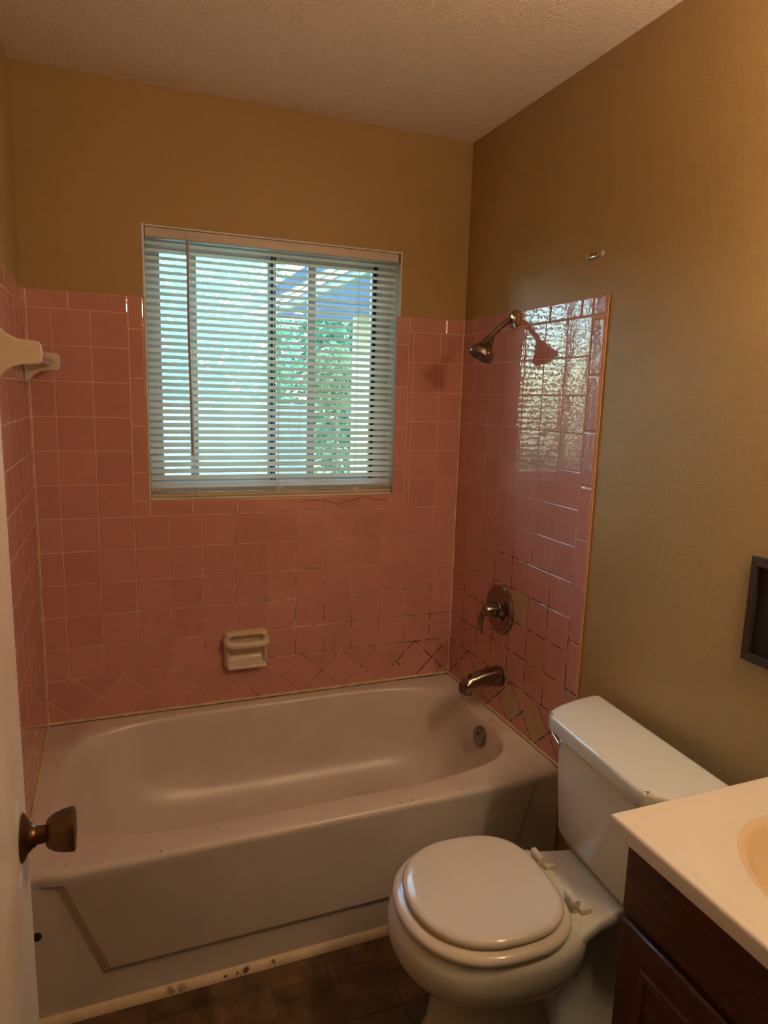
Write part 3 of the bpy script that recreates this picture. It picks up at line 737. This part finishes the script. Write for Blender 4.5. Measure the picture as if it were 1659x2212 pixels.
# trapway and foot
rings = []
for z, u0_, u1_, w in ((.345, .05, .34, .060), (.28, .06, .34, .048), (.20, .07, .36, .046), (.13, .075, .37, .056), (.10, .075, .37, .072), (.08, .075, .37, .088), (.06, .07, .37, .100), (.045, .068, .38, .110), (.02, .066, .38, .115), (0, .066, .38, .116)):
    rings.append(egg(u0_, u1_, w, z, 3, 3))
v, f = loft(rings); pyd('foot', v, f, PORC, wc, 60)
for s in (-1, 1):
    lathe('bolt_cap', [(0, .0001), (0, .014), (.010, .013), (.018, .009), (.021, .0001)], (.27, s*.098, .046), (0, 0, 1), CERAM, wc, 18)
# seat ring and lid
def seat_ring(u0_, u1_, w, z, k=0): return egg(u0_+k, u1_-k, w-k, z, 2.15, 2.9, -.0)
v, f = loft([seat_ring(.310, .690, .190, .389, .008), seat_ring(.310, .690, .190, .393, .002), seat_ring(.310, .690, .190, .400, 0), seat_ring(.310, .690, .190, .407, .003), seat_ring(.310, .690, .190, .412, .012), seat_ring(.310, .690, .190, .413, .03)])
pyd('seat', v, f, SEATM, wc, 60)
v, f = loft([seat_ring(.326, .668, .172, .4135, .010), seat_ring(.326, .668, .172, .417, .003), seat_ring(.326, .668, .172, .424, 0), seat_ring(.326, .668, .172, .431, .004), seat_ring(.326, .668, .172, .4345, .012), seat_ring(.326, .668, .172, .4355, .03), seat_ring(.326, .668, .172, .437, .10)])
pyd('lid', v, f, SEATM, wc, 60)
HING = mat('ivory hinge plastic', (.66, .58, .42), .35)
for s in (-1, 1):
    y = s*.075
    h = tube('hinge', [(.300, y-.020, .411), (.300, y, .411), (.300, y+.020, .411)], .0095, HING, wc, 14)
    box('hinge_post', (.291, y-.017, .381), (.309, y+.017, .410), HING, h, .002)
    box('hinge_tab', (.262, y+.012, .3815), (.291, y+.024, .396), HING, h, .002)

# ------------------------------------------------------------------ vanity
vn = empty('vanity_cabinet', 'dark red brown wooden vanity cabinet under the cream counter', 'cabinet', (-.215, -1.8, 0))
def vp(name, a, b, m=WOOD, bev=.002, par=None):
    par = par or vn
    return box(name, Vector(a)-vn.location, Vector(b)-vn.location, m, par, bev, 1)
VX, VY0, VY1 = -.428, -1.530, -2.085
for nm, a, b in (('side_panel', (VX+.018, VY0-.016, .09), (WALL-.001, VY0, .779)), ('side_panel', (VX+.018, VY1, .09), (WALL-.001, VY1+.016, .779)),
                 ('face_frame', (VX, VY1, .09), (VX+.018, VY0, .779)), ('bottom_panel', (VX+.018, VY1+.016, .09), (WALL-.001, VY0-.016, .105)), ('back_panel', (WALL-.008, VY1+.016, .105), (WALL-.001, VY0-.016, .779))): vp(nm, a, b)
vp('toe_kick', (VX+.06, VY1+.002, 0), (WALL-.001, VY0-.002, .09))
vp('drawer_front', (VX-.014, VY1+.012, .645), (VX, VY0-.010, .766), WOOD, .004)
dr = vp('door', (VX-.014, -1.802, .115), (VX, VY0-.010, .628), WOOD, .004)
dr2 = vp('door', (VX-.014, VY1+.012, .115), (VX, -1.808, .628), WOOD, .004)
for d_, a, b in ((dr, VY0-.010, -1.802), (dr2, -1.808, VY1+.012)):
    o4 = [(a-.05, .165), (b+.05, .165), (b+.05, .578), (a-.05, .578)]
    rr = [[(VX-.012, y, z) for y, z in o4], [(VX-.0143, y, z) for y, z in inset(o4, .002)], [(VX-.0143, y, z) for y, z in inset(o4, .006)], [(VX-.018, y, z) for y, z in inset(o4, .010)], [(VX-.0185, y, z) for y, z in inset(o4, .020)], [(VX-.0145, y, z) for y, z in inset(o4, .024)], [(VX-.0185, y, z) for y, z in inset(o4, .055)]]
    v, f = loft([[Vector(p)-vn.location for p in r] for r in rr]); pyd('raised_panel', v, f, WOOD, d_)
    yk = b+.03 if d_ is dr else a-.03
    lathe('knob', [(0, .0001), (0, .006), (.010, .006), (.013, .013), (.02, .013), (.024, .008), (.0245, .0001)], Vector((VX-.0135, yk, .56))-vn.location, (-1, 0, 0), BRONZE, d_, 18)
ct = empty('countertop', 'cream cultured marble counter with an oval yellowed basin', 'countertop', (-.22, -1.8, .7795))
cx, cy = -.205, -1.815
X0, X1, Y0, Y1 = -.462, WALL-.001, -2.095, -1.513
angs = sorted([2*PI*i/120 for i in range(120)]+[math.atan2(y-cy, x-cx) % (2*PI) for x in (X0, X1) for y in (Y0, Y1)])
rings = []
for z, g in ((.7795, .004), (.784, 0), (.806, 0), (.8105, .0015), (.8125, .0045), (.8115, .016), (.8085, .026), (.808, .034)):
    rings.append([(*rectray(a, X0+g, X1-(g if g < .01 else g*.3), Y0+g, Y1-g), z) for a in angs])
def ell(k, z, A=.170, B=.203): return [(cx+math.cos(a2)*A*k, cy+math.sin(a2)*B*k, z) for a2 in [math.atan2(math.sin(a)/B, math.cos(a)/A) for a in angs]]
top_rings = rings+[ell(1.05, .808)]
v, f = loft(top_rings, False, False); pyd('slab', [Vector(p)-ct.location for p in v], f, COUNT, ct, 40)
v, f = loft([ell(1.05, .808), ell(1.0, .8065), ell(.97, .802), ell(.93, .788), ell(.86, .765), ell(.75, .738), ell(.58, .712), ell(.36, .697), ell(.12, .692)], False, True); pyd('bowl', [Vector(p)-ct.location for p in v], f, BASINM, ct, 60)
box('backsplash', Vector((WALL-.018, Y0+.004, .806))-ct.location, Vector((WALL-.001, -1.66, .87))-ct.location, COUNT, ct, .004)
# vanity light bar above the counter (out of the frame, lights the room)
vl = empty('vanity_light', 'four globe bulb light bar on the wall over the vanity', 'lamp', (WALL, -1.88, 1.97))
box('back_plate', (-.028, -.24, -.055), (0, .24, .055), CHROME, vl, .006)
EB = emis('warm bulb', BULB_COL, BULB)
for k in range(4):
    y = -.18+.12*k
    sk = lathe('socket', [(0, .0001), (0, .028), (.02, .026), (.085, .022), (.086, .0001)], (-.027, y, 0), (-1, 0, 0), CHROME, vl, 24)
    lathe('bulb', [(.084, .016)]+[(.084+.044*(1-math.cos(t)), .044*math.sin(t)) for t in [PI*(.12+.88*i/14) for i in range(15)]], (-.027, y, 0), (-1, 0, 0), EB, sk, 24, 60)
# added globe behind the camera, warm fill from the hall
hl = empty('hall_fill_light', 'added warm fill globe, unseen, in the hall outside the bathroom', 'lamp', (-.9, -2.85, CH))
lathe('canopy', [(0, .0001), (0, .075), (.02, .07), (.03, .05), (.031, .0001)], (0, 0, 0), (0, 0, -1), CHROME, hl, 32)
lathe('globe', [(.03, .05)]+[(.03+.085*(1-math.cos(t))*.9, .10*math.sin(t)) for t in [PI*(.17+.83*i/14) for i in range(15)]], (0, 0, 0), (0, 0, -1), emis('fill globe', (1.0, .72, .45), HALL_FILL), hl, 32, 60)

# ------------------------------------------------------------------ door (opened against the left wall)
DXF = -1.380; YL = -1.348; YH = -2.092
dn = bpy.data.objects.new('door_1', None); C.objects.link(dn); dn.location = (DXF, YH, 0); struct(dn)
def dpt(name, a, b, m, bev=.0015, par=None): return box(name, Vector(a)-dn.location, Vector(b)-dn.location, m, par or dn, bev, 2)
dpt('door_slab', (DXF-.035, YH, .012), (DXF, YL, 2.035), DOORM)
KC = Vector((DXF, -1.402, .900))
for side, sg in ((KC, 1), (KC+Vector((-.035, 0, 0)), -1)):
    ks = 1 if sg == 1 else .82
    kn = lathe('door_knob', [(0, .0001), (0, .0325), (.002, .0325), (.004, .030), (.008, .022), (.014, .016), (.018, .0145), (.0185, .0125), (.0305*ks, .0120), (.031*ks, .017), (.034*ks, .021), (.042*ks, .0255), (.052*ks, .0285), (.064*ks, .030), (.067*ks, .0295), (.068*ks, .027), (.066*ks, .020), (.066*ks, .0001)], side-dn.location, (sg, 0, 0), BRONZE, dn, 36, 30)
for z in (.25, 1.05, 1.8):
    tube('hinge', [Vector((DXF-.002, YH-.004, z+d))-dn.location for d in (-.045, 0, .045)], .006, BRONZE, dn, 10)
# door casing on the opening
bm = bmesh.new()
bx(bm, (DX1-.02, -2.215, 0), (DX1, -2.085, DZ), .002); bx(bm, (DX0-.012, -2.215, 0), (DX0+.002, -2.096, DZ), .002); bx(bm, (DX0+.002, -2.215, DZ-.012), (DX1-.02, -2.096, DZ), .002)
struct(finish('trim_2', bm, DOORM))

# ------------------------------------------------------------------ outside
struct(box('ground', (-14, WALL+WT, -.62), (14, 22, -.5), GRASS), 'lawn outside the window')
def foliage(name, label, c, rad, cnt, m, leaf=.05, trunk=True):
    o = empty(name, label, 'tree' if trunk else 'shrub', (c[0], c[1], -.5))
    v = []; f = []
    R = random.Random(40 + int(c[0]*10))
    if trunk: o['group'] = 'leafy trees at the end of the yard'
    for i in range(cnt):
        d = Vector((R.gauss(0, 1), R.gauss(0, 1), R.gauss(0, 1))).normalized()*(R.random()**.33)
        p = Vector((d.x*rad[0], d.y*rad[1], c[2]+.5+d.z*rad[2]))
        a = Vector((R.uniform(-1, 1), R.uniform(-1, 1), R.uniform(-.6, .6))).normalized(); b = a.cross(Vector((R.uniform(-1, 1), R.uniform(-1, 1), R.uniform(-1, 1)))).normalized()
        l = leaf*R.uniform(.6, 1.3); k = len(v)
        v += [p, p+a*l*.5+b*l*.32, p+a*l, p+a*l*.5-b*l*.32]; f.append((k, k+1, k+2, k+3))
    me = bpy.data.meshes.new('foliage'); me.from_pydata(v, [], f); me.update(); me.materials.append(m)
    fo = bpy.data.objects.new('foliage', me); C.objects.link(fo); fo.parent = o; fo['kind'] = 'stuff'
    tube('trunk', [(0, 0, 0), (.05, .02, (c[2]+.5)*.5), (0, 0, c[2]+.5)], [.11, .08, .04] if trunk else [.03, .025, .015], BARK, o, 10)
    return o
foliage('leafy_tree', 'leafy green tree filling the left half of the window view', (-1.0, 8.6, 2.2), (2.6, 1.0, 2.7), 16000, LEAF, .15)
foliage('leafy_tree', 'taller leafy tree standing beyond the patio roof', (4.2, 12.0, 2.0), (2.4, 1.2, 2.6), 9000, LEAF, .2)
foliage('leafy_tree', 'leafy tree at the far left of the yard', (-5.4, 11.0, 2.4), (1.7, 1.3, 2.9), 7000, LEAF, .2)
foliage('flowering_shrub', 'yellow green shrub showing above the fence', (1.9, 7.75, 1.75), (.5, .25, .5), 2200, LEAF2, .07, False)
# patio cover beside the window: two roof sheets with an open strip crossed by purlins
pc = empty('patio_cover', 'blue grey patio roof on white posts seen through the right window pane', 'patio cover', (1.6, 3.6, -.5))
def pp(name, a, b, m): return box(name, Vector(a)-pc.location, Vector(b)-pc.location, m, pc, .004, 1)
FIB = translucent('blue fibreglass sheet', (.24, .29, .40), .55); CLEAR = translucent('clear fibreglass strip', (.70, .64, .62), .75)
pp('roof_sheet', (.10, 1.3, 2.43), (.255, 6.2, 2.436), FIB); pp('roof_sheet', (.43, 1.3, 2.43), (3.4, 6.2, 2.436), FIB)
pp('skylight_strip', (.255, 1.3, 2.427), (.43, 6.2, 2.431), CLEAR)
for y in [1.4+.62*i for i in range(8)]: pp('rafter', (.10, y, 2.436), (3.4, y+.045, 2.50), JAMB)
pp('batten', (.325, 1.3, 2.415), (.338, 6.2, 2.43), ROOFM); pp('batten', (.245, 1.3, 2.415), (.258, 6.2, 2.43), ROOFM)
pp('beam', (.44, 1.3, 2.36), (.49, 6.2, 2.43), ROOFM)
for y in (1.5, 5.9): pp('post', (3.2, y, -.5), (3.29, y+.09, 2.43), JAMB)
hw_ = empty('neighbour_wall', 'cream sided house wing with horizontal boards right of the yard', 'house', (1.9, 4.6, -.5))
box('wall', Vector((1.02, 4.2, -.5))-hw_.location, Vector((3.3, 4.35, 2.28))-hw_.location, SIDING, hw_)
for k in range(14):
    box('siding_board', Vector((1.0, 4.18, -.48+.195*k))-hw_.location, Vector((3.32, 4.205, -.30+.195*k))-hw_.location, SIDING, hw_)

fn = empty('board_fence', 'pale blue grey upright board fence across the end of the yard', 'fence', (-1.2, 7.2, -.5))
FENM = mat('pale fence paint', (.20, .245, .265), .8, var=.06, vscale=3, rnd=.06)
for k in range(30):
    x = -2.0+k*.152
    box('board', (x, -.01, .03), (x+.146, .012, 1.86+.0*k), FENM, fn, .002, 1)
for z in (.4, 1.5): box('rail', (-2.0, .012, z), (2.55, .05, z+.09), FENM, fn, .002, 1)
